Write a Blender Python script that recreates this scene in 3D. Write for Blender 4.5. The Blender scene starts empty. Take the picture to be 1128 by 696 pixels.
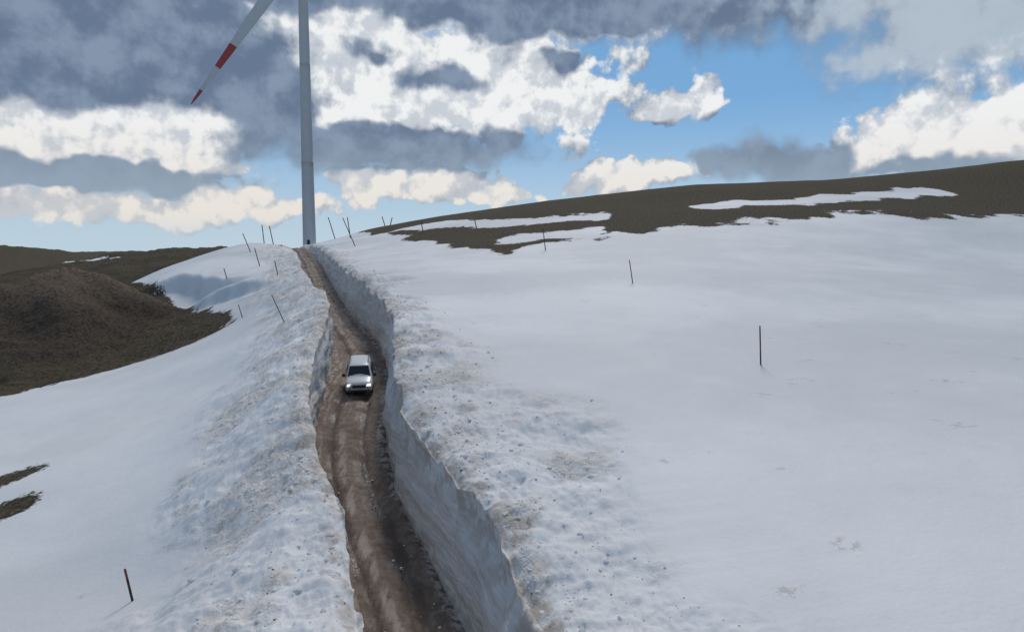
import bpy, math, numpy as np
from mathutils import Vector, Matrix
rng=np.random.default_rng(7)
scene=bpy.context.scene
scene.view_settings.view_transform='Standard'; scene.view_settings.look='None'; scene.view_settings.exposure=0
F=757.0; CX=564.0; CY=348.0
PITCH=math.atan(68/757.); SP,CP=math.sin(PITCH),math.cos(PITCH)
# ---------------------------------------------------------------- noise
_T=rng.random((256,256))
def vnoise(x,y):
    x=np.asarray(x,float); y=np.asarray(y,float)
    xi=np.floor(x).astype(np.int64); yi=np.floor(y).astype(np.int64)
    fx=x-xi; fy=y-yi
    fx=fx*fx*fx*(fx*(fx*6-15)+10); fy=fy*fy*fy*(fy*(fy*6-15)+10)
    a=_T[xi&255,yi&255]; b=_T[(xi+1)&255,yi&255]; c=_T[xi&255,(yi+1)&255]; d=_T[(xi+1)&255,(yi+1)&255]
    return (a*(1-fx)+b*fx)*(1-fy)+(c*(1-fx)+d*fx)*fy-0.5
def fbm(x,y,o=4,g=0.5):
    s=0;a=1.0
    for i in range(o):
        s=s+a*vnoise(x+17.3*i,y-9.1*i); x,y=(x*0.8-y*0.6)*2.03,(x*.6+y*0.8)*2.03; a*=g
    return s
def sst(a,b,x):
    t=np.clip((x-a)/(b-a),0,1); return t*t*(3-2*t)
# ---------------------------------------------------------------- road / cutting profile (metres, camera is the origin)
YS=[-60,-20,0,17,23,28,32,36,40,49,56,60,70,80,100,130,165,200,215,232,260,400]
RZ=[-17,-15.5,-14.6,-13.6,-13.1,-12.5,-12,-11.5,-11,-9.6,-9.0,-8.7,-7.8,-7,-5.5,-3,-.8,1.8,1.6,0.6,-1,-3]
RB=[22,11,5.2,-.3,-1.97,-3.95,-5.5,-6.75,-7.76,-9.06,-10.5,-11.5,-15,-19.2,-25.9,-35.7,-47.2,-60,-66.5,-76,-90,-150]
RT=[24,12.5,6.8,.85,-.75,-3.15,-5.0,-6.3,-7.05,-8.55,-10.1,-11.1,-14.4,-18.1,-25.2,-35.,-46.3,-59,-65.5,-75,-89,-149]
RTZ=[-13,-11.6,-10.3,-9.3,-8.7,-7.95,-7.4,-6.9,-6.4,-5.0,-4.4,-4.1,-3.2,-2.4,-1.3,.4,1.8,2.6,2.4,1.0,-.8,-3]
LB=[17.6,6.7,.9,-3.8,-5.7,-7.9,-9.5,-10.8,-11.7,-13.3,-14.5,-15.4,-19,-23.2,-30,-40,-51.8,-64.5,-71,-80.5,-94.5,-155]
LT=[16.5,6,.6,-4.0,-5.75,-7.95,-9.6,-10.85,-11.75,-13.4,-14.9,-15.9,-19.3,-23.5,-30.5,-40.6,-52.5,-65.5,-72,-81.5,-95.5,-156]
LTZ=[-13,-11.8,-10.2,-9.1,-8.6,-7.8,-7.3,-6.9,-6.4,-4.9,-4.2,-3.9,-3.3,-2.7,-1.6,0.1,1.2,2.6,2.2,.9,-.8,-3]
Yg=np.arange(-60,420,0.25)
def mk(v,sig=1.6):
    g=np.interp(Yg,YS,v); k=np.exp(-0.5*(np.arange(-40,41)*0.25/sig)**2); k/=k.sum()
    p=np.pad(g,40,mode='edge'); g2=np.convolve(p,k,'valid'); return g2
G={n:mk(v) for n,v in dict(rz=RZ,rb=RB,rt=RT,rtz=RTZ,lb=LB,lt=LT,ltz=LTZ).items()}
def P(n,Y): return np.interp(Y,Yg,G[n])
def rt(Y): return P('rt',Y)+0.36*fbm(Y/3.2,Y*0+3,4)*sst(240,200,Y)+.16*vnoise(Y/.95,Y*0+13)+.07*vnoise(Y/.4,Y*0+9)
def lt(Y): return P('lt',Y)-0.24*fbm(Y/3.9,Y*0+33,4)*sst(240,200,Y)-.10*vnoise(Y/.9,Y*0+23)-.06*vnoise(Y/.4,Y*0+19)
def rtz(Y): return P('rtz',Y)+0.40*fbm(Y/4.2,Y*0+53,5,.6)
def ltz(Y): return P('ltz',Y)+0.38*fbm(Y/4.3,Y*0+73,5,.6)
# ---------------------------------------------------------------- RBF ground
C=[(30,0,-9.5),(60,-20,-10.5),(10,14,-8.7),(13,14,-8.2),(30,14,-7.6),(60,20,-6.5),(14,38,-6.1),(31,42,-5.9),(5,30,-7.2),(10,58,-2.9),(8,68,-1.9),(60,80,-1.6),(40,60,-3.7),
(4.3,90,.2),(89,120,6.8),(142,190,25.7),(63,115,7.0),(102,185,21.3),(28.5,110,5),(46.6,180,17.8),(-.5,97,.8),(-1,180,12.4),(-14,130,3.2),(-22,200,10.6),(-44,215,7.7),
(75,150,13.5),(40,145,11),(110,155,15),(160,150,16),(-10,155,8.2),(-58,225,3.2),(-30,240,6),(0,240,7),(60,240,10),(130,250,14),(180,240,18),(200,190,30),(150,90,4),(120,40,-3),
(-41,58,-12),(-39,70,-11),(-33,76,-8.6),(-47,100,-8.0),(-71,130,-4.8),(-72,150,-2.4),(-75,180,0),(-57,150,2.2),(-70,200,1.8),(-92,230,1.9),(-130,235,.6),(-150,180,-12),(-100,140,-15),(-85,125,-14),(-90,110,-15),
(-90,90,-16),(-60,60,-14),(-60,75,-13.2),(-46,78,-12),(-30,18,-14.2),(-17,22,-12.4),(-12.5,24,-11.6),(-22.6,30,-12.7),(-17.7,36,-10.6),(-21,50,-9.3),(-27,62,-8.6),(-26,36,-12.4),
(-60,20,-17),(-60,-20,-17),(-10,0,-11.6),(-20,0,-13),(-100,40,-20),(-170,100,-22),(-180,240,-8),(-38,110,-3.2),(-30,86,-4.4),(-55,120,-3.6),(-48,132,-.3)]
for y in [-20,0,17,28,40,49,60,80,100,130,165,200,225]:
    C.append((float(P('rt',y)),y,float(P('rtz',y)))); C.append((float(P('lt',y)),y,float(P('ltz',y))))
C=np.array(C,float); CXY=C[:,:2]/100.; n=len(C)
def phi(r2): return 0.5*r2*np.log(r2+1e-9)
D2=((CXY[:,None]-CXY[None])**2).sum(-1)
A=np.zeros((n+3,n+3)); A[:n,:n]=phi(D2)+np.eye(n)*2e-4; A[:n,n]=1; A[:n,n+1:]=CXY; A[n,:n]=1; A[n+1:,:n]=CXY.T
W=np.linalg.solve(A,np.concatenate([C[:,2],[0,0,0]]))
def rbf(x,Y):
    sh=x.shape; X=np.stack([x.ravel(),Y.ravel()],1)/100.; out=np.empty(len(X))
    for i in range(0,len(X),40000):
        q=X[i:i+40000]; d=((q[:,None]-CXY[None])**2).sum(-1)
        out[i:i+40000]=phi(d)@W[:n]+W[n]+q@W[n+1:]
    return out.reshape(sh)
def mound(x,Y):
    xx=x+64.5; r=np.sqrt((xx/np.where(xx<0,.80,1.15))**2+((Y-99)/1.15)**2+9)
    ang=np.arctan2(Y-99,xx)
    m1=.1-0.62*r+1.0*fbm(x/9,Y/9,5,.55)+1.5*np.sin(ang*6+1)*np.clip(r/14,0,1)*.6
    x2=x+96; m2=-4.2-.42*np.sqrt(x2**2+((Y-128)/1.2)**2+16)+1.0*fbm(x/8+3,Y/8,4)
    return np.maximum(m1,m2)
def far(x,Y):
    z=-24+14*fbm(x/330.,Y/330.,4)
    z+=37*np.exp(-((x+650)/170)**2-((Y-760)/260)**2)+30*np.exp(-((x+900)/500)**2-((Y-1500)/300)**2)
    z+=26*np.exp(-((x+250)/160)**2-((Y-520)/120)**2)
    return z
def berm(x,Y):
    dr=x-rt(Y); dl=lt(Y)-x
    wr=np.interp(Y,[0,20,32,45,60,100,200],[5,6,9,4.5,3,3,2.5])+4.0*fbm(x/6,Y/6,3)
    wl=np.interp(Y,[0,20,40,70,120,200],[9,9,8,7,7,6])+5*fbm(x/6+9,Y/6,3)
    b=np.where(dr>-0.5,1-sst(.55,1.15,dr/np.maximum(wr,.8)),0)+np.where(dl>-0.5,1-sst(.6,1.2,dl/np.maximum(wl,.8)),0)
    return np.clip(b,0,1)*sst(250,215,Y)
def xb(Y): return np.interp(Y,[0,40,50,60,70,76,81,90,100,130,150,180,215,235],[-90,-60,-50,-42,-38,-33,-34,-41,-47,-71,-72,-74,-76,-40])
def ground(x,Y):
    x=np.asarray(x,float); Y=np.asarray(Y,float)
    b=rbf(x,Y)
    right=x>0.5*(P('rb',Y)+P('lb',Y))
    Rt,Lt=P('rt',Y),P('lt',Y)
    cr=rtz(Y)-rbf(Rt,Y); cl=ltz(Y)-rbf(Lt,Y)
    d=np.where(right,np.abs(x-Rt),np.abs(x-Lt)); c=np.where(right,cr,cl)
    b=b+c*np.exp(-(d/4.0)**1.3)*(1-sst(235,260,Y))
    b=b-.45*np.exp(-d/.40)*(1-sst(235,260,Y))
    m=mound(x,Y); k=.6
    b=np.where(x<-20,np.logaddexp(b/k,m/k)*k,b)
    w=np.maximum(sst(245,340,Y),sst(190,300,np.abs(x)))
    fz=far(x,Y); z=b*(1-w)+fz*w
    bm=berm(x,Y)
    near=sst(300,120,Y)
    rid=1-2*np.abs(vnoise(x/1.3+5,Y/1.3)); rid2=1-2*np.abs(vnoise(x/.42+5,Y/.42))
    z=z+bm*(0.50*fbm(x/3.0,Y/3.0,6,.60)+0.16*(rid-.7)*np.clip(fbm(x/5,Y/5,2)+.6,0,1)+.04*(rid2-.5))
    brn=np.where(right,0,sst(2,-4,x-xb(Y)))
    z=z+(1-bm)*(.26*fbm(x/14,Y/14,3)+.04*fbm(x/2.2,Y/3.5,3)+.010*fbm(x/.7,Y/.7,2))*near + brn*1.2*fbm(x/7,Y/7,5,.55)
    yc=111+3.5*fbm(x/5,Y*0+7,3)-.25*(x+52); q=Y-yc
    z=z+2.6*sst(-.3,2.2,q)*np.exp(-np.clip(q,0,None)/13)*np.exp(-((x+52)/9.5)**4)
    yc=93+2.5*fbm(x/4,Y*0+27,3)-.5*(x+39); q=Y-yc
    z=z+2.0*sst(-.3,1.8,q)*np.exp(-np.clip(q,0,None)/9)*np.exp(-((x+39)/6)**4)
    z=z-1.6*np.exp(-((x+51)/6)**2-((Y-107)/6)**2)
    return z
def ray(px,py):
    dx=px-CX; dy=F*CP+(CY-py)*SP; dz=-F*SP+(CY-py)*CP
    return dx/dy,dz/dy
YM=np.exp(np.linspace(math.log(11),math.log(330),1400))
def hit(px,py):
    a,b=ray(px,py); g=ground(a*YM,YM); s=b*YM-g
    i=np.where(s<0)[0]
    i=int(i[0]) if len(i) else int(np.argmin(s/YM))
    return float(a*YM[i]),float(YM[i]),float(g[i])
# ---------------------------------------------------------------- mesh helpers
def grid_mesh(name,X,Y,Z,attrs=None):
    R,Cn=X.shape
    co=np.stack([X,Y,Z],-1).reshape(-1,3).astype(np.float32)
    me=bpy.data.meshes.new(name); me.vertices.add(len(co)); me.vertices.foreach_set('co',co.ravel())
    i=np.arange(R*Cn).reshape(R,Cn)
    f=np.stack([i[:-1,:-1],i[:-1,1:],i[1:,1:],i[1:,:-1]],-1).reshape(-1,4)
    me.loops.add(f.size); me.loops.foreach_set('vertex_index',f.ravel().astype(np.int32))
    me.polygons.add(len(f)); me.polygons.foreach_set('loop_start',np.arange(0,f.size,4,dtype=np.int32))
    me.polygons.foreach_set('loop_total',np.full(len(f),4,np.int32))
    me.update(calc_edges=True); me.polygons.foreach_set('use_smooth',np.ones(len(f),bool))
    for k,v in (attrs or {}).items():
        a=me.attributes.new(k,'FLOAT','POINT'); a.data.foreach_set('value',v.astype(np.float32).ravel())
    ob=bpy.data.objects.new(name,me); scene.collection.objects.link(ob); return ob
def mesh_obj(name,verts,faces,mats=(),mi=None,smooth=True,parent=None):
    me=bpy.data.meshes.new(name); me.from_pydata([tuple(v) for v in verts],[],faces); me.update()
    for m in mats: me.materials.append(m)
    if mi is not None: me.polygons.foreach_set('material_index',np.array(mi,np.int32))
    if smooth: me.polygons.foreach_set('use_smooth',np.ones(len(faces),bool))
    ob=bpy.data.objects.new(name,me); scene.collection.objects.link(ob)
    if parent: ob.parent=parent
    return ob
# ---------------------------------------------------------------- node helper
class NT:
    def __init__(s,t): s.t=t; s.n=t.nodes; s.l=t.links
    def new(s,ty,**k):
        nd=s.n.new(ty)
        for a,b in k.items(): setattr(nd,a,b)
        return nd
    def put(s,sock,v):
        if isinstance(v,bpy.types.NodeSocket): s.l.new(v,sock)
        else: sock.default_value=v
    def m(s,op,a,b=None,c=None,clamp=False):
        nd=s.new('ShaderNodeMath',operation=op,use_clamp=clamp); s.put(nd.inputs[0],a)
        if b is not None: s.put(nd.inputs[1],b)
        if c is not None: s.put(nd.inputs[2],c)
        return nd.outputs[0]
    def v(s,op,a,b=None):
        nd=s.new('ShaderNodeVectorMath',operation=op); s.put(nd.inputs[0],a)
        if b is not None: s.put(nd.inputs[1],b)
        return nd.outputs['Value'] if op in('LENGTH','DOT_PRODUCT') else nd.outputs[0]
    def noise(s,vec,sc,det=4,ro=.55,dim='3D'):
        nd=s.new('ShaderNodeTexNoise',noise_dimensions=dim); s.put(nd.inputs['Vector'],vec); nd.inputs['Scale'].default_value=sc
        nd.inputs['Detail'].default_value=det; nd.inputs['Roughness'].default_value=ro
        return nd
    def ss(s,x,a,b,lo=0.,hi=1.):
        nd=s.new('ShaderNodeMapRange',interpolation_type='SMOOTHSTEP'); s.put(nd.inputs[0],x)
        nd.inputs[1].default_value=a; nd.inputs[2].default_value=b; nd.inputs[3].default_value=lo; nd.inputs[4].default_value=hi
        return nd.outputs[0]
    def mix(s,f,a,b):
        nd=s.new('ShaderNodeMix',data_type='RGBA'); s.put(nd.inputs[0],f)
        s.put(nd.inputs[6],(*a,1) if isinstance(a,tuple) else a); s.put(nd.inputs[7],(*b,1) if isinstance(b,tuple) else b)
        return nd.outputs[2]
    def attr(s,nm): return s.new('ShaderNodeAttribute',attribute_name=nm).outputs['Fac']
def mat(name):
    m=bpy.data.materials.new(name); m.use_nodes=True; t=NT(m.node_tree); b=m.node_tree.nodes['Principled BSDF']; return m,t,b
def simple(name,col,rough=.5,metal=0,var=.15,scale=3,spec=.5):
    m,t,b=mat(name); tc=t.new('ShaderNodeTexCoord').outputs['Object']
    nz=t.noise(tc,scale,3).outputs[0]
    c2=tuple(c*(1-var) for c in col)
    t.l.new(t.mix(t.ss(nz,.35,.65),c2,col),b.inputs['Base Color']); b.inputs['Roughness'].default_value=rough; b.inputs['Metallic'].default_value=metal
    b.inputs['Specular IOR Level'].default_value=spec
    return m
# ---------------------------------------------------------------- terrain material
def terrain_mat():
    m,t,b=mat('snow_and_grass')
    tc=t.new('ShaderNodeTexCoord').outputs['Object']
    s=t.attr('snow'); d=t.attr('dirt'); w=t.attr('wall'); tone=t.attr('tone'); soil=t.attr('soil'); fd=t.attr('smudge')
    nB=t.noise(tc,1.3,4,.6).outputs[0]; nC=t.noise(tc,6.,2,.6,'2D').outputs[0]
    nD=t.noise(tc,2.3,5,.72,'2D').outputs[0]
    e=t.m('ADD',s,t.m('MULTIPLY',t.m('SUBTRACT',nD,.5),3.0))
    isn=t.ss(e,-.15,.35)
    sc=t.mix(t.ss(tone,-.5,.5),(.71,.71,.715),(.85,.845,.84))
    sc=t.mix(t.m('MULTIPLY',t.ss(nB,.5,.72),.10),sc,(.62,.60,.58))
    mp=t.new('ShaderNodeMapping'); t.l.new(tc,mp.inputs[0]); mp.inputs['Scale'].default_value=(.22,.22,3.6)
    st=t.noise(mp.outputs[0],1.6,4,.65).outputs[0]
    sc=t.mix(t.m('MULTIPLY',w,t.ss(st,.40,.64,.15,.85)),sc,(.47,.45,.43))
    base=t.m('MULTIPLY',t.ss(w,.75,1.0),t.ss(nB,.35,.6)); sc=t.mix(t.m('MULTIPLY',base,.65),sc,(.27,.2,.15))
    lip=t.m('MULTIPLY',t.ss(w,.60,.38),t.m('MULTIPLY',t.ss(w,.0,.2),t.ss(nB,.42,.60))); sc=t.mix(t.m('MULTIPLY',lip,.65),sc,(.38,.30,.23))
    dm=t.m('MULTIPLY',t.ss(nD,.56,.68),d)
    sc=t.mix(t.m('MULTIPLY',dm,.75),sc,(.34,.24,.165))
    sc=t.mix(t.m('MULTIPLY',t.m('MULTIPLY',d,.42),t.ss(nB,.2,.65)),sc,(.66,.55,.44))
    sc=t.mix(t.m('MULTIPLY',fd,t.ss(nD,.48,.62,0,.5)),sc,(.42,.36,.30))
    gc=t.mix(t.ss(nD,.32,.68),(.036,.028,.017),(.135,.102,.062))
    gc=t.mix(t.m('MULTIPLY',t.ss(tone,-.1,.35),.55),gc,(.080,.070,.038))
    gc=t.mix(t.m('MULTIPLY',t.ss(nC,.58,.75),.45),gc,(.21,.165,.11))
    so_=t.mix(t.ss(nD,.3,.65),(.036,.027,.020),(.105,.078,.056))
    so_=t.mix(t.m('MULTIPLY',d,.8),so_,t.mix(t.ss(nD,.3,.65),(.11,.08,.055),(.26,.19,.135)))  # lit top of the mound put into the colour as lighter tan
    gc=t.mix(soil,gc,so_)
    col=t.mix(isn,gc,sc); t.l.new(col,b.inputs['Base Color'])
    t.l.new(t.m('SUBTRACT',.95,t.m('MULTIPLY',isn,.35)),b.inputs['Roughness']); b.inputs['Specular IOR Level'].default_value=.2
    hh=t.m('ADD',t.m('MULTIPLY',nC,t.m('ADD',.06,t.m('MULTIPLY',d,.15))),t.m('MULTIPLY',nD,t.m('ADD',.08,t.m('ADD',t.m('MULTIPLY',d,.75),t.m('MULTIPLY',t.m('SUBTRACT',1,isn),1.3)))))
    hh=t.m('ADD',hh,t.m('MULTIPLY',w,t.m('ADD',t.m('MULTIPLY',st,.9),t.m('MULTIPLY',nB,.6))))
    hh=t.m('ADD',hh,t.m('MULTIPLY',isn,.4))
    bp=t.new('ShaderNodeBump'); bp.inputs['Strength'].default_value=.75; bp.inputs['Distance'].default_value=.25; t.l.new(hh,bp.inputs['Height']); t.l.new(bp.outputs[0],b.inputs['Normal'])
    return m
TM=terrain_mat()
# ---------------------------------------------------------------- terrain mesh
rows=np.concatenate([np.linspace(-40,9,30)[:-1],np.exp(np.linspace(math.log(9.),math.log(250),680)),np.exp(np.linspace(math.log(250),math.log(4500),60))[1:]])
Yr=rows[:,None]
Rt,Lt=rt(Yr),lt(Yr); Rb,Lb=P('rb',Yr),P('lb',Yr)
fade=sst(238,250,Yr)
NL,NR,NW=250,310,30
Dv_l=np.maximum(Lt-(-(np.abs(Yr)*.80+6)),8); Dv_r=np.maximum((np.abs(Yr)*.80+6)-Rt,8)
tl=np.linspace(0,1,NL)[None]; tr=np.linspace(0,1,NR)[None]
xl=Lt-Dv_l*(0.35*tl+0.65*tl**2); xr=Rt+Dv_r*(0.4*tr+0.6*tr**2)
te=(np.linspace(0,1,28)[1:]**2)[None]
xl2=xl[:,-1:]-(350+1.3*np.abs(Yr))*te; xr2=xr[:,-1:]+(350+1.3*np.abs(Yr))*te
XL=np.concatenate([xl2[:,::-1],xl[:,::-1]],1); XR=np.concatenate([xr,xr2],1)
ZL=ground(XL,np.broadcast_to(Yr,XL.shape)); ZR=ground(XR,np.broadcast_to(Yr,XR.shape))
s=np.linspace(1,0,NW)[None,1:]
rz=P('rz',Yr)-.3
def wall(xb_,xt,zt,s,sgn,seed):
    x=xb_+(xt-xb_)*s**1.1; z=rz+(zt-rz)*s
    yy=np.broadcast_to(Yr,x.shape)
    n_=0.40*fbm(yy/3.0+seed,z/3.0,4,.55)+.10*(1-2*np.abs(vnoise(yy/.6+seed,z/1.6)))+.10*vnoise(yy/3+seed,z/.22)+.20*vnoise(yy/5+seed,z/.6)
    n_=n_+.28*np.exp(-((s-.86)/.09)**2)*np.clip(.6+fbm(yy/2.5+seed*2,yy*0,3),0,1.2)
    env=np.sin(np.pi*np.clip(s,0,1)**.8)**.5*sst(235,150,Yr)
    return x+sgn*n_*env,z
WLx,WLz=wall(Lb-.15,Lt,ZL[:,-1:],s,-1,11.); 
sr=np.linspace(0,1,NW)[None,:-1]
WRx,WRz=wall(Rb+.15,Rt,ZR[:,:1],sr,1,47.)
tm=np.linspace(0,1,10)[None,1:-1]
Mx=WLx[:,-1:]+(WRx[:,:1]-WLx[:,-1:])*tm; Mz=np.broadcast_to(rz,Mx.shape)
X=np.concatenate([XL,WLx,Mx,WRx,XR],1); Z=np.concatenate([ZL,WLz,Mz,WRz,ZR],1)
inner=slice(XL.shape[1],XL.shape[1]+WLx.shape[1]+Mx.shape[1]+WRx.shape[1])
gi=ground(X[:,inner],np.broadcast_to(Yr,X[:,inner].shape))
Z[:,inner]=Z[:,inner]*(1-fade)+gi*fade
YY=np.broadcast_to(Yr,X.shape).copy()
mid=.5*(Rb+Lb)
sv=np.full(X.shape,6.0)
left=X<mid
sv=np.where(left,np.minimum(sv,(X-xb(YY))*.9),sv)
bpx=[(440,262),(475,266),(520,276),(560,279),(590,268),(640,262),(700,256),(780,249),(860,240),(940,235),(1040,236),(1100,239),(1180,236)]
bw=[hit(*p) for p in bpx]
bxs=np.array([q[0] for q in bw]); bys=np.array([q[1] for q in bw]); o=np.argsort(bxs); bxs=bxs[o]; bys=bys[o]
Yb=np.interp(X,np.concatenate([[-70,-45],bxs]),np.concatenate([[245,205],bys]))
sv=np.where(~left,np.minimum(sv,(Yb-YY)*.45),sv)
def capsule(px_pts,halfw,hy,sgn):
    global sv
    pts=[hit(*p)[:2] for p in px_pts]; dmin=np.full(X.shape,1e9)
    for (a,b_),(c,d_) in zip(pts[:-1],pts[1:]):
        ax,ay=a,b_/hy; bx_,by_=c,d_/hy; vx,vy=bx_-ax,by_-ay; L=vx*vx+vy*vy+1e-9
        tt=np.clip(((X-ax)*vx+(YY/hy-ay)*vy)/L,0,1)
        dmin=np.minimum(dmin,np.hypot(X-ax-tt*vx,YY/hy-ay-tt*vy))
    val=(halfw-dmin)*1.5
    sv=np.maximum(sv,np.clip(val,-9,4)) if sgn>0 else np.minimum(sv,np.clip(-val,-4,9))
capsule([(445,252),(520,247),(600,242),(662,238)],2.5,2.3,1)
capsule([(565,264),(610,259),(650,254)],2.3,2.2,1)
capsule([(780,228),(880,222),(960,216),(1030,211)],2.7,2.0,1)
capsule([(1000,236),(1030,236)],2.,2.,-1)
capsule([(-4,533),(28,521)],.75,1.2,-1)
capsule([(-20,574),(12,560)],.9,1.2,-1)
capsule([(130,283),(80,288)],1.2,2.5,1)
sv=np.where(YY>250,np.minimum(sv,-6+10*fbm(X/90,YY/90,3)),sv)
sv=np.clip(sv,-8,8)+fbm(X/5,YY/7,5,.6)*np.interp(YY,[45,65],[.9,3.2])
bm=berm(X,YY)
dirt=bm*(.10+.90*sst(-.12,.28,fbm(X/2.6,YY/2.6,3)))
smudge=sst(.62,.80,fbm(X/2.4,YY/1.7,3,.6)+.45*fbm(X/24,YY/24,2))*(1-bm)
tone=fbm(X/17,YY/11,4)+.25*fbm(X/2.5,YY/2.5,3)
soil=np.where(left&(YY<135)&(YY>50),sst(-15,-10,Z+2*fbm(X/6,YY/6,4))*sst(-1.5,.3,mound(X,YY)-rbf(X,YY)),0)
dirt=np.where((soil>.01)&(bm<.01),np.clip(sst(-8.5,-2.2,Z+1.5*fbm(X/4,YY/4,4))*soil,0,1),dirt)  # berm keeps its dirt; on the mound this is painted light towards the crest
wallA=.36*np.exp(-np.where(left,Lt-X,X-Rt).clip(0)/.6)
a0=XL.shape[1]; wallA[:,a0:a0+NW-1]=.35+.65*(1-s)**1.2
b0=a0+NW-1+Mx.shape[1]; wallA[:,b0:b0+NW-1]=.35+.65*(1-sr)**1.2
wallA*=(1-fade); dirt[:,inner]=.25*(1-fade)
tob=grid_mesh('snow_terrain',X,YY,Z,dict(snow=sv,dirt=dirt,wall=wallA,tone=tone,soil=soil,smudge=smudge)); tob.data.materials.append(TM)
# ---------------------------------------------------------------- road
def road_mat():
    m,t,b=mat('muddy_track'); tc=t.new('ShaderNodeTexCoord').outputs['Object']; u=t.attr('across')
    mp=t.new('ShaderNodeMapping'); t.l.new(tc,mp.inputs[0]); mp.inputs['Rotation'].default_value=(0,0,-.2); mp.inputs['Scale'].default_value=(1.6,.20,1)
    n1=t.noise(mp.outputs[0],1.4,5,.6,'2D').outputs[0]; n2=t.noise(tc,2.2,5,.68,'2D').outputs[0]; n3=t.noise(tc,.35,3,.5,'2D').outputs[0]
    uu=t.m('ADD',u,t.m('ADD',t.m('MULTIPLY',t.m('SUBTRACT',n1,.5),.16),t.m('MULTIPLY',t.m('SUBTRACT',n3,.5),.16)))
    def band(c,w): return t.ss(t.m('ABSOLUTE',t.m('SUBTRACT',uu,c)),w*.3,w,1,0)
    col=t.mix(t.ss(n2,.3,.7),(.135,.098,.075),(.235,.178,.140))
    rut=t.m('MAXIMUM',t.m('MAXIMUM',band(.27,.10),band(.74,.10)),t.m('MULTIPLY',band(.62,.05),.6))
    col=t.mix(t.m('MULTIPLY',rut,.75),col,(.085,.061,.046))
    cen=t.m('MULTIPLY',t.m('MAXIMUM',band(.45,.08),band(.12,.04)),t.ss(n1,.42,.60)); col=t.mix(t.m('MULTIPLY',cen,.7),col,(.40,.35,.31))
    edge=t.m('MULTIPLY',t.m('MAXIMUM',t.ss(uu,.07,-.02),t.ss(uu,.93,1.02)),t.ss(n2,.42,.6)); col=t.mix(edge,col,(.46,.41,.37))
    t.l.new(col,b.inputs['Base Color'])
    t.l.new(t.m('SUBTRACT',.88,t.m('MULTIPLY',t.m('MULTIPLY',t.m('ADD',rut,.3),t.ss(n3,.4,.6)),.5)),b.inputs['Roughness']); b.inputs['Specular IOR Level'].default_value=.4
    bp=t.new('ShaderNodeBump'); bp.inputs['Strength'].default_value=.6; bp.inputs['Distance'].default_value=.12
    t.l.new(t.m('ADD',n2,n1),bp.inputs['Height']); t.l.new(bp.outputs[0],b.inputs['Normal']); return m
ry=np.concatenate([np.linspace(-38,10,30)[:-1],np.exp(np.linspace(math.log(10),math.log(238),500))])[:,None]
u=np.linspace(-.12,1.12,44)[None]
lx,rx=P('lb',ry),P('rb',ry); RX=lx+(rx-lx)*u; RY=np.broadcast_to(ry,RX.shape)
wob=.03*np.sin(ry/5)+.05*fbm(ry/6,ry*0,3)
prof=-.13*np.exp(-((u-.27+wob)/.06)**2)-.13*np.exp(-((u-.74+wob)/.06)**2)+.05*np.exp(-((u-.5)/.1)**2)+.14*np.exp(-((u-.0)/.07)**2)+.14*np.exp(-((u-1)/.07)**2)
RZm=P('rz',ry)+prof+.09*fbm(RX/1.2,RY/1.6,4)
rob=grid_mesh('road',RX,RY.copy(),RZm,dict(across=np.broadcast_to(u,RX.shape)+wob)); rob.data.materials.append(road_mat())
# ---------------------------------------------------------------- crumbs on banks
import bmesh
bmh=bmesh.new(); bmesh.ops.create_icosphere(bmh,subdivisions=1,radius=1); iv=np.array([v.co[:] for v in bmh.verts]); iff=[[v.index for v in f.verts] for f in bmh.faces]; bmh.free()
iff=np.array(iff)
def crumbs(name,N,ymin,ymax,szlo,szhi,spread,mt,onroad=False):
    Yc=np.exp(rng.uniform(math.log(ymin),math.log(ymax),N)); side=rng.random(N)<.55
    dd=rng.exponential(spread,N)+.3
    if onroad:
        e=rng.beta(.25,.25,N); xc=P('lb',Yc)+(P('rb',Yc)-P('lb',Yc))*e; zc=P('rz',Yc)+.03
    else:
        xc=np.where(side,rt(Yc)+dd,lt(Yc)-dd); zc=ground(xc,Yc)
        keep=(berm(xc,Yc)*(.3+sst(-.2,.4,fbm(xc/2.6,Yc/2.6,3))))>rng.random(N)*.9; Yc,xc,zc=Yc[keep],xc[keep],zc[keep]
    N=len(Yc); sz=szlo*(szhi/szlo)**(rng.random(N)**3)
    V=iv[None]*(1+.5*(rng.random((N,len(iv),1))-.5))*sz[:,None,None]*rng.uniform(.6,1.3,(N,1,3))
    V[...,2]*=.7; V+=np.stack([xc,Yc,zc-sz*.15],-1)[:,None]
    Fc=(iff[None]+np.arange(N)[:,None,None]*len(iv)).reshape(-1,3)
    return mesh_obj(name,V.reshape(-1,3),Fc.tolist(),[mt],smooth=False)
snowc=simple('crumb_snow',(.80,.79,.78),.8,var=.2,scale=.8); dirtc=simple('crumb_soil',(.30,.22,.16),.9,var=.5,scale=2)
crumbs('snow_clods',6000,12,120,.03,.15,3.6,snowc)
crumbs('soil_clods',1000,12,110,.02,.07,3.2,dirtc)
crumbs('road_slush',500,14,90,.02,.08,1,snowc,True)
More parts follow.
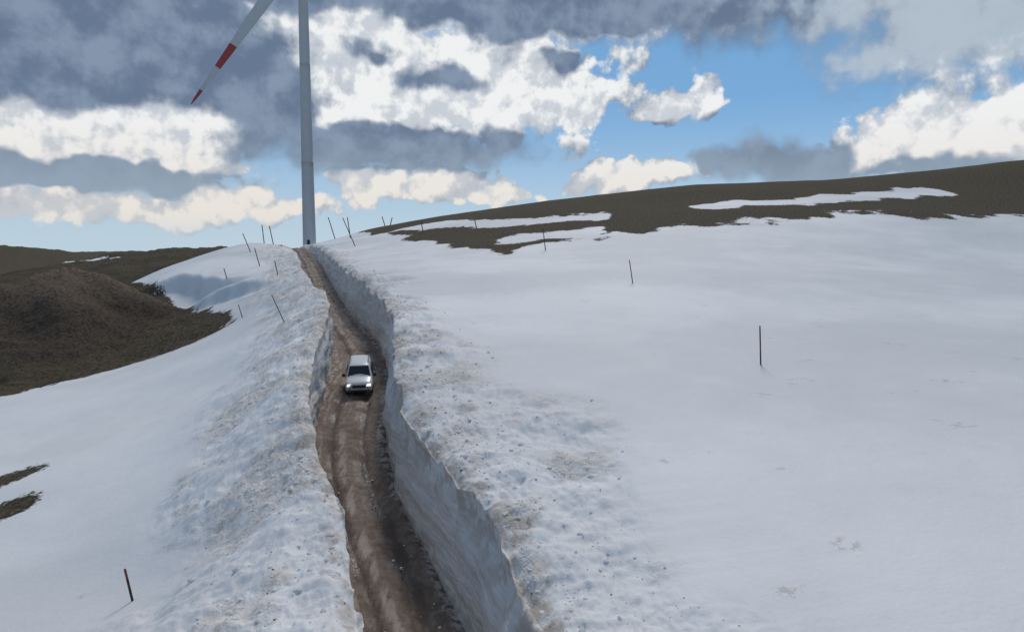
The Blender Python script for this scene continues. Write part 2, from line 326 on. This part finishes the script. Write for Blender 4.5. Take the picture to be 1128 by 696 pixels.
# ---------------------------------------------------------------- snow poles
pm,pt,pb=mat('pole_paint'); tc=pt.new('ShaderNodeTexCoord').outputs['Object']; sp=pt.new('ShaderNodeSeparateXYZ'); pt.l.new(tc,sp.inputs[0])
st=pt.m('GREATER_THAN',pt.m('FRACT',pt.m('MULTIPLY',sp.outputs[2],.9)),.72)
pt.l.new(pt.mix(st,pt.mix(pt.ss(pt.noise(tc,4).outputs[0],.4,.6),(.03,.022,.02),(.08,.055,.045)),(.22,.055,.035)),pb.inputs['Base Color']); pb.inputs['Roughness'].default_value=.7
def pole(bx,by,tx,ty):
    x,y,z=hit(bx,by); dep=y*CP-z*SP; H=max((by-ty),1)/F*dep*1.02; lean=(tx-bx)/F*dep
    r=max(.045,.0007*y); N=8; V=[];Fa=[]
    for k,hh in enumerate([-.5,0,.35*H,.7*H,H,H+.02]):
        rr=r*(1 if k<5 else .5)*(1-.15*k/5)
        for a in range(N): V.append((rr*math.cos(a*2*math.pi/N)+lean*max(hh,0)/H,rr*math.sin(a*2*math.pi/N)+.02*hh,hh))
    for k in range(5):
        for a in range(N): Fa.append((k*N+a,k*N+(a+1)%N,(k+1)*N+(a+1)%N,(k+1)*N+a))
    Fa.append(tuple(5*N+a for a in range(N)))
    ob=mesh_obj('snow_pole',V,Fa,[pm]); ob.location=(x,y,z)
for q in [(146,662,139,627),(313,355,300,326),(697,312,693,287),(838,402,836,360),(601,276,598,253),(391,271,378,241),(386,262,383,240),(369,262,362,239),
          (286,293,281,274),(306,303,303,288),(267,350,263,336),(276,278,268,258),(291,266,289,246),(301,265,297,245),(424,246,421,236),(430,246,432,238),(466,256,464,244),(525,252,523,243),(250,308,247,297)]:
    pole(*q)
# ---------------------------------------------------------------- wind turbine
white=simple('turbine_paint',(.58,.59,.60),.45,var=.06,scale=.4); red=simple('turbine_red',(.42,.06,.05),.5,var=.15,scale=1)
dark=simple('dark_trim',(.03,.03,.033),.5)
TY=232.; TX=ray(341,270)[0]*TY
tz=float(ground(np.array([TX]),np.array([TY]))[0])
yaw=math.radians(25); ax=Vector((math.sin(yaw),-math.cos(yaw),0)); uu=Vector((math.cos(yaw),math.sin(yaw),0)); up=Vector((0,0,1))
HZ=ray(353,-66)[1]*(TY-7.7)
turb=bpy.data.objects.new('wind_turbine',None); scene.collection.objects.link(turb); turb.location=(TX,TY,tz)
H=HZ-tz-2.0; V=[];Fa=[];N=48
pp=[]
for i,l in enumerate(np.linspace(-3,H,41)):
    r=2.15+(1.42-2.15)*max(l,0)/H; pp.append((l,r))
    if i in(13,26): pp+= [(l+.02,r+.03),(l+.25,r+.03),(l+.27,r)]
for l,r in pp:
    for a in range(N): V.append((r*math.cos(a*2*math.pi/N),r*math.sin(a*2*math.pi/N),l))
for k in range(len(pp)-1):
    for a in range(N): Fa.append((k*N+a,k*N+(a+1)%N,(k+1)*N+(a+1)%N,(k+1)*N+a))
mesh_obj('tower',V,Fa,[white],parent=turb)
def boxv(cx,cy,cz,sx,sy,sz): 
    return [(cx+dx*sx/2,cy+dy*sy/2,cz+dz*sz/2) for dz in(-1,1) for dy in(-1,1) for dx in(-1,1)]
BF=[(0,2,3,1),(4,5,7,6),(0,1,5,4),(2,6,7,3),(0,4,6,2),(1,3,7,5)]
mesh_obj('door',boxv(0.3,-2.15,1.9,.9,.12,2.1),BF,[dark],smooth=False,parent=turb)
hub=ax*8.5+Vector((0,0,H+2.0)); nac=Vector((0,0,H+2.0))
V=[];Fa=[];N=20
for (tt,sw,sh) in [(-7,.8,1.),(-6.6,1.5,1.7),(-3,1.9,2.0),(0,2.0,2.1),(4.5,1.9,2.0),(6.6,1.5,1.6),(6.8,1.0,1.0)]:
    for a in range(N):
        c,s_=math.cos(a*2*math.pi/N),math.sin(a*2*math.pi/N); e=.55
        c=math.copysign(abs(c)**e,c); s_=math.copysign(abs(s_)**e,s_)
        V.append(nac+ax*tt+uu*(c*sw)+up*(s_*sh))
for k in range(6):
    for a in range(N): Fa.append((k*N+a,k*N+(a+1)%N,(k+1)*N+(a+1)%N,(k+1)*N+a))
Fa+= [tuple(range(N)),tuple(6*N+a for a in range(N))]
mesh_obj('nacelle',V,Fa,[white],parent=turb)
V=[];Fa=[]
for (tt,r) in [(-1.7,1.2),(-1.2,1.7),(0,1.8),(1.,1.55),(1.8,.9),(2.1,.2)]:
    for a in range(N): V.append(hub+ax*tt+uu*(math.cos(a*2*math.pi/N)*r)+up*(math.sin(a*2*math.pi/N)*r))
for k in range(5):
    for a in range(N): Fa.append((k*N+a,k*N+(a+1)%N,(k+1)*N+(a+1)%N,(k+1)*N+a))
Fa+= [tuple(range(N)),tuple(5*N+a for a in range(N))]
mesh_obj('hub',V,Fa,[white],parent=turb)
BEND=2.0
hx,hy,hz=TX+hub.x+ax.x*BEND,TY+hub.y+ax.y*BEND,tz+hub.z
a_,b_=ray(210,115); tn=math.tan(yaw); Yt=(hy-hx*tn)/(1-a_*tn); tp=Vector((a_*Yt-hx,Yt-hy,b_*Yt-hz))
uc=tp.dot(uu); ang0=math.atan2(tp.z,uc); BL=math.hypot(tp.z,uc)
def blade(ang,nm):
    d=uu*math.cos(ang)+up*math.sin(ang); e=(-uu*math.sin(ang)+up*math.cos(ang))
    V=[];Fa=[];mi=[];NS=60;N=20
    fr=np.linspace(0.01,1,NS)
    for f in fr:
        ch=np.interp(f,[0,.06,.2,.35,.6,.85,.97,1],[2.3,2.3,4.2,3.8,2.6,1.4,.75,.15]); th=np.interp(f,[0,.06,.2,.5,1],[2.3,2.2,1.1,.5,.08])
        off=np.interp(f,[0,.06,.2,1],[0,0,.5,.1]); tw=math.radians(np.interp(f,[0,.2,1],[25,16,2]))
        bend=BEND*f**2
        for a in range(N):
            q=a*2*math.pi/N; c=math.cos(q)*ch/2+off; s_=math.sin(q)*th/2*(1 if f<.08 else (.55+.45*math.cos(q)))
            V.append(hub+d*(f*BL)+e*(c*math.cos(tw)-s_*math.sin(tw))+ax*(c*math.sin(tw)+s_*math.cos(tw)+bend))
    for k in range(NS-1):
        f=1-(fr[k]+fr[k+1])/2
        for a in range(N):
            Fa.append((k*N+a,k*N+(a+1)%N,(k+1)*N+(a+1)%N,(k+1)*N+a)); mi.append(1 if (f<.09 or .215<f<.36) else 0)
    Fa.append(tuple((NS-1)*N+a for a in range(N))); mi.append(1)
    mesh_obj(nm,V,Fa,[white,red],mi,parent=turb)
for k in range(3): blade(ang0+k*2*math.pi/3,'blade_%d'%(k+1))
# ---------------------------------------------------------------- low barrier on the crest
kx,ky=ray(300,268)[0]*195,195.; kz=float(ground(np.array([kx]),np.array([ky]))[0])
conc=simple('concrete',(.20,.18,.16),.9,var=.3,scale=2)
kio=bpy.data.objects.new('guard_rail',None); scene.collection.objects.link(kio); kio.location=(kx,ky,kz)
mesh_obj('rail',boxv(0,0,.42,5.5,.12,.3),BF,[conc],smooth=False,parent=kio)
for i in range(5): mesh_obj('post_%d'%(i+1),boxv(-2.6+1.3*i,.14,.0,.14,.14,1.2),BF,[dark],smooth=False,parent=kio)
# ---------------------------------------------------------------- van
van=bpy.data.objects.new('van',None); scene.collection.objects.link(van)
paint,ptt,pbb=mat('van_white_paint'); tc=ptt.new('ShaderNodeTexCoord').outputs['Object']; sp=ptt.new('ShaderNodeSeparateXYZ'); ptt.l.new(tc,sp.inputs[0])
dz=ptt.m('MULTIPLY',ptt.ss(sp.outputs[2],1.0,.35),ptt.ss(ptt.noise(tc,3,4).outputs[0],.3,.65)); ptt.l.new(ptt.mix(ptt.m('MULTIPLY',dz,.6),(.72,.735,.75),(.34,.28,.23)),pbb.inputs['Base Color']); pbb.inputs['Roughness'].default_value=.3
glass=simple('van_glass',(.018,.022,.028),.08,var=.1); rubber=simple('tyre_rubber',(.025,.023,.022),.85); steel=simple('wheel_steel',(.35,.35,.36),.4,.6)
plast=simple('black_plastic',(.03,.03,.032),.6)
lampm,lt_,lb_=mat('headlamp_lens'); lb_.inputs['Base Color'].default_value=(.8,.85,.9,1); lb_.inputs['Roughness'].default_value=.1; lb_.inputs['Emission Color'].default_value=(1,.97,.9,1); lb_.inputs['Emission Strength'].default_value=1.0
S=[(-2.22,.42,.62,.72,.62,.52),(-2.17,.30,.66,.86,.80,.66),(-2.0,.26,.74,.98,.89,.74),(-1.6,.25,.84,1.07,.92,.79),(-1.22,.25,.90,1.13,.92,.80),(-.92,.25,.96,1.42,.92,.75),(-.60,.25,.98,1.72,.925,.70),
(-.40,.25,.98,1.80,.925,.68),(0.2,.25,.98,1.86,.925,.69),(1.2,.25,.98,1.86,.925,.69),(1.9,.27,.98,1.83,.92,.68),(2.12,.32,.96,1.72,.90,.66),(2.2,.42,.94,1.5,.84,.62)]
V=[];Fa=[]
def sec(y,zb,zm,zt,wm,wt):
    h=[(wm*.80,zb),(wm*.97,zb+.07),(wm,zb+(zm-zb)*.5),(wm,zm),(wm-(wm-wt)*.55,zm+(zt-zm)*.55),(wt,zt-.07*min(1,(zt-zm)*3)),(wt*.86,zt-.01),(wt*.4,zt+.015)]
    return [(x,y,z) for x,z in h]+[(-x,y,z) for x,z in h[::-1]]
for q in S: V+=sec(*q)
M=16
for k in range(len(S)-1):
    for a in range(M): Fa.append((k*M+a,k*M+(a+1)%M,(k+1)*M+(a+1)%M,(k+1)*M+a))
Fa+=[tuple(range(M)),tuple((len(S)-1)*M+a for a in range(M))]
bo=mesh_obj('body',V,Fa,[paint],parent=van); md=bo.modifiers.new('s','SUBSURF'); md.levels=2; md.render_levels=2
def plate(name,pts,th,mt,par=van):
    p=[Vector(q) for q in pts]; nrm=(p[1]-p[0]).cross(p[3]-p[0]).normalized()*th
    VV=[q for q in p]+[q+nrm for q in p]; Q=[(0,3,2,1),(4,5,6,7),(0,1,5,4),(1,2,6,5),(2,3,7,6),(3,0,4,7)]
    o_=mesh_obj(name,VV,Q,[mt],smooth=False,parent=par); b_=o_.modifiers.new('b','BEVEL'); b_.width=.015; b_.segments=2; return o_
plate('windscreen',[(-.76,-1.20,1.13),(.76,-1.20,1.13),(.63,-.62,1.71),(-.63,-.62,1.71)],.03,glass)
for sx in(-1,1):
    def sp_(a): return [(sx*x,y,z) for x,y,z in (a if sx>0 else a[::-1])]
    plate('front_side_window',sp_([(.925,-.80,1.06),(.925,.15,1.06),(.79,.15,1.62),(.79,-.38,1.62)]),.02,glass)
    plate('rear_side_window',sp_([(.925,.25,1.06),(.925,1.35,1.06),(.79,1.35,1.62),(.79,.25,1.62)]),.02,glass)
    plate('headlamp',[(sx*.64-.16,-2.19,.72),(sx*.64+.16,-2.15,.72),(sx*.64+.14,-2.08,.88),(sx*.64-.12,-2.13,.86)],.04,lampm)
    plate('fog_lamp',[(sx*.66-.09,-2.235,.40),(sx*.66+.09,-2.215,.40),(sx*.66+.09,-2.215,.50),(sx*.66-.09,-2.235,.50)],.03,plast)
    o_=mesh_obj('mirror',boxv(sx*1.05,-.78,1.12,.2,.12,.22),BF,[plast],smooth=False,parent=van); b_=o_.modifiers.new('b','BEVEL'); b_.width=.04; b_.segments=3
    mesh_obj('mirror_arm',boxv(sx*.94,-.76,1.05,.14,.05,.05),BF,[plast],smooth=False,parent=van)
    for wy in(-1.38,1.4):
        VV=[];FF=[];N=28; pr=[(-.11,.20),(-.11,.29),(-.07,.325),(.07,.325),(.11,.29),(.11,.2),(.08,.18),(.09,0.02)]
        for xx,r in pr:
            for a in range(N): VV.append((sx*(.80+xx),wy+r*math.cos(a*2*math.pi/N),.325+r*math.sin(a*2*math.pi/N)))
        mi=[]
        for k in range(len(pr)-1):
            for a in range(N): FF.append((k*N+a,k*N+(a+1)%N,(k+1)*N+(a+1)%N,(k+1)*N+a)); mi.append(1 if k>=5 else 0)
        mesh_obj('wheel',VV,FF,[rubber,steel],mi,parent=van)
        VV=[];FF=[]
        for k,a in enumerate(np.linspace(-.1,math.pi+.1,15)):
            for r in(.36,.43): VV+= [(sx*.90,wy+r*math.cos(a),.33+r*math.sin(a)),(sx*.94,wy+r*math.cos(a),.33+r*math.sin(a))]
        for k in range(14):
            i=k*4; j=i+4; FF+=[(i+1,i+3,j+3,j+1),(i,i+1,j+1,j),(i+2,j+2,j+3,i+3)]
        mesh_obj('wheel_arch',VV,FF,[plast],smooth=False,parent=van)
plate('grille',[(-.44,-2.245,.62),(.44,-2.245,.62),(.42,-2.19,.82),(-.42,-2.19,.82)],.02,plast)
plate('lower_intake',[(-.55,-2.25,.34),(.55,-2.25,.34),(.55,-2.255,.50),(-.55,-2.255,.50)],.02,plast)
plate('number_plate',[(-.26,-2.275,.52),(.26,-2.275,.52),(.26,-2.275,.62),(-.26,-2.275,.62)],.01,simple('plate_white',(.6,.6,.6),.4))
plate('bonnet_seam',[(-.70,-1.24,1.135),(.70,-1.24,1.135),(.70,-1.17,1.15),(-.70,-1.17,1.15)],.02,plast)
for sx in(-.25,.35):
    plate('wiper',[(sx-.3,-1.17,1.19),(sx+.2,-1.15,1.20),(sx+.2,-1.13,1.23),(sx-.3,-1.15,1.22)],.02,plast)
for sx in(-1,1): mesh_obj('roof_rail',boxv(sx*.62,.6,1.91,.04,2.2,.04),BF,[plast],smooth=False,parent=van)
vy=49.4; vx=ray(396,405)[0]*vy; z0=float(P('rz',vy-1.4)); z1=float(P('rz',vy+1.4)); slope=math.atan2(z1-z0,2.8)
van.location=(vx,vy,float(P('rz',vy))-.03); van.rotation_euler=(slope,0,math.radians(11)); van.scale=(1.04,1.04,1.04)
# ---------------------------------------------------------------- sun + world
AZ=math.radians(8); EL=math.radians(50)   # azimuth from +Y towards +X
sd=Vector((math.sin(AZ)*math.cos(EL),math.cos(AZ)*math.cos(EL),math.sin(EL)))
L=bpy.data.lights.new('sun','SUN'); L.energy=1.65; L.angle=math.radians(14); L.color=(1,.93,.84)
so=bpy.data.objects.new('sun',L); scene.collection.objects.link(so); so.rotation_euler=(-sd).to_track_quat('-Z','Y').to_euler(); so.location=sd*100
w=bpy.data.worlds.new('World'); scene.world=w; w.use_nodes=True; t=NT(w.node_tree); bg=w.node_tree.nodes['Background']
STR=.1; bg.inputs['Strength'].default_value=STR
D=t.new('ShaderNodeTexCoord').outputs['Generated']; sx=t.new('ShaderNodeSeparateXYZ'); t.l.new(D,sx.inputs[0])
dx,dy,dz=sx.outputs
cz=t.new('ShaderNodeCombineXYZ'); t.l.new(dx,cz.inputs[0]); t.l.new(dy,cz.inputs[1]); t.l.new(t.m('MAXIMUM',dz,.02),cz.inputs[2])
sky=t.new('ShaderNodeTexSky',sky_type='NISHITA'); sky.sun_disc=False; sky.sun_elevation=EL; sky.sun_rotation=AZ; sky.altitude=1800; sky.air_density=1.0; sky.dust_density=.3; sky.ozone_density=1.5
t.l.new(cz.outputs[0],sky.inputs[0])
az=t.m('ARCTAN2',dx,dy); el=t.m('ARCSINE',dz)
pc=t.new('ShaderNodeCombineXYZ'); t.l.new(az,pc.inputs[0]); t.l.new(el,pc.inputs[1])
PC=pc.outputs[0]
nf=t.noise(PC,14,8,.57,'2D').outputs[0]
nf2=t.noise(t.v('ADD',PC,(-.006,.016,0)),14,4,.57,'2D').outputs[0]
n0=t.noise(PC,9,3,.6,'2D'); wv=t.v('SUBTRACT',n0.outputs['Color'],(.5,.5,.5))
Pw=t.v('ADD',PC,t.v('MULTIPLY',wv,(.13,.07,0)))
def ae(px,py):
    a,b=ray(px,py); return math.atan(a),math.atan2(b,math.hypot(1,a))
def ell(px,py,rx,ry,gain=1.0):
    a,e=ae(px,py); q=t.v('MULTIPLY',t.v('SUBTRACT',Pw,(a,e,0)),(F/rx,F/ry,0)); 
    r=t.m('SUBTRACT',1,t.v('LENGTH',q))
    return t.m('MULTIPLY',r,gain) if gain!=1 else r
def union(L_,k=.15):
    r=L_[0]
    for q in L_[1:]: r=t.m('SMOOTH_MAX',r,q,k)
    return r
vo=t.new('ShaderNodeTexVoronoi',feature='F1',voronoi_dimensions='2D'); t.l.new(t.v('ADD',PC,t.v('MULTIPLY',wv,(.05,.05,0))),vo.inputs['Vector']); vo.inputs['Scale'].default_value=34; vo.inputs['Detail'].default_value=1; vo.inputs['Roughness'].default_value=.5
bil=t.m('SUBTRACT',.42,vo.outputs['Distance'])
nn=t.m('ADD',t.m('MULTIPLY',t.m('SUBTRACT',nf,.5),1.4),t.m('MULTIPLY',bil,.30))
hard=union([ell(500,98,205,82),ell(630,108,78,46),ell(410,55,118,64),ell(752,116,42,26,1.1),ell(772,102,28,26),ell(140,150,142,48),ell(40,150,92,38),ell(232,180,50,34),ell(1020,150,94,46),ell(1120,135,60,58),
  ell(470,204,112,24),ell(690,198,76,18),ell(90,228,150,20),ell(255,224,92,26),ell(395,203,60,24),ell(550,216,50,12)])
soft=union([ell(110,40,400,125,1.8),ell(560,-20,460,72,1.6),ell(425,165,185,36),ell(250,95,150,75),ell(90,190,175,28),ell(900,-40,330,76,1.3),ell(1100,15,190,66,.9),ell(875,182,105,30),ell(1070,95,100,30,.35)],.25)
high=t.m('MULTIPLY',t.m('SUBTRACT',el,.50),2.5)
side_=t.m('MULTIPLY',t.m('SUBTRACT',t.m('ABSOLUTE',az),1.0),1.5)
soft=t.m('SMOOTH_MAX',soft,t.m('SMOOTH_MAX',t.m('MINIMUM',high,.5),t.m('MINIMUM',side_,.25),.2),.2)
ah=t.ss(t.m('ADD',hard,nn),-.02,.20); as_=t.ss(t.m('ADD',soft,t.m('MULTIPLY',nn,.6)),-.12,.45)
alpha=t.m('MAXIMUM',ah,as_)
darkp=union([ell(402,60,46,17,1.0),ell(485,84,72,18,1.0),ell(602,72,32,15,1.0),ell(430,168,195,33,1.6),ell(100,191,175,18,1.3),ell(872,172,72,42,1.3),ell(560,-12,420,48,1.6),ell(295,110,48,52,.9),ell(80,50,240,66,1.3),ell(765,136,44,9,.5),ell(1020,186,80,14,.7)],.12)
relief=t.m('MULTIPLY',t.m('SUBTRACT',nf,nf2),2.0)
dk=t.m('MULTIPLY',t.m('MAXIMUM',t.m('ADD',t.m('ADD',darkp,.05),t.m('MULTIPLY',nn,.75)),0),1.55)
bv=t.m('SUBTRACT',t.m('ADD',t.m('ADD',hard,t.m('MULTIPLY',nn,.35)),t.m('MULTIPLY',relief,.7)),dk)
bm_=t.ss(bv,-.32,.40)
shade=t.m('ADD',t.m('ADD',t.m('MULTIPLY',relief,1.4),t.m('MULTIPLY',bil,.35)),t.m('ADD',t.m('MULTIPLY',t.m('MINIMUM',bv,.6),.6),t.m('MULTIPLY',t.m('SUBTRACT',nf,.5),.7)))
k=1/STR
def c10(r,g,b): return (r*k,g*k,b*k)
dcol=t.mix(t.ss(t.m('ADD',nf,t.m('MULTIPLY',relief,.3)),.30,.75),c10(.135,.185,.28),c10(.235,.305,.41))
lowf=t.ss(el,.20,.05)
wcol=t.mix(lowf,c10(.88,.89,.89),c10(.81,.765,.71))
wcol=t.mix(t.ss(shade,-.18,.46),t.mix(.58,wcol,c10(.38,.44,.53)),wcol)
dcol=t.mix(lowf,dcol,c10(.30,.38,.47))
veil=t.ss(t.m('ADD',ell(1080,20,230,80),nn),-.1,.7); dcol=t.mix(t.m('MULTIPLY',veil,.8),dcol,c10(.50,.58,.66))
cc=t.mix(bm_,dcol,wcol)
skyc=t.mix(.7,sky.outputs[0],c10(.145,.37,.65))
haze=t.ss(el,.22,.0); skyc=t.mix(t.m('MULTIPLY',haze,.75),skyc,c10(.54,.65,.72))
fin=t.mix(t.m('MULTIPLY',alpha,t.ss(el,.0,.06,.35,.98)),skyc,cc)
t.l.new(fin,bg.inputs['Color'])
# ---------------------------------------------------------------- camera
cam=bpy.data.cameras.new('camera'); cam.sensor_width=36; cam.lens=36*F/1128; cam.clip_end=9000; cam.clip_start=.1
co=bpy.data.objects.new('camera',cam); scene.collection.objects.link(co); co.rotation_euler=(math.pi/2-PITCH,0,0); scene.camera=co
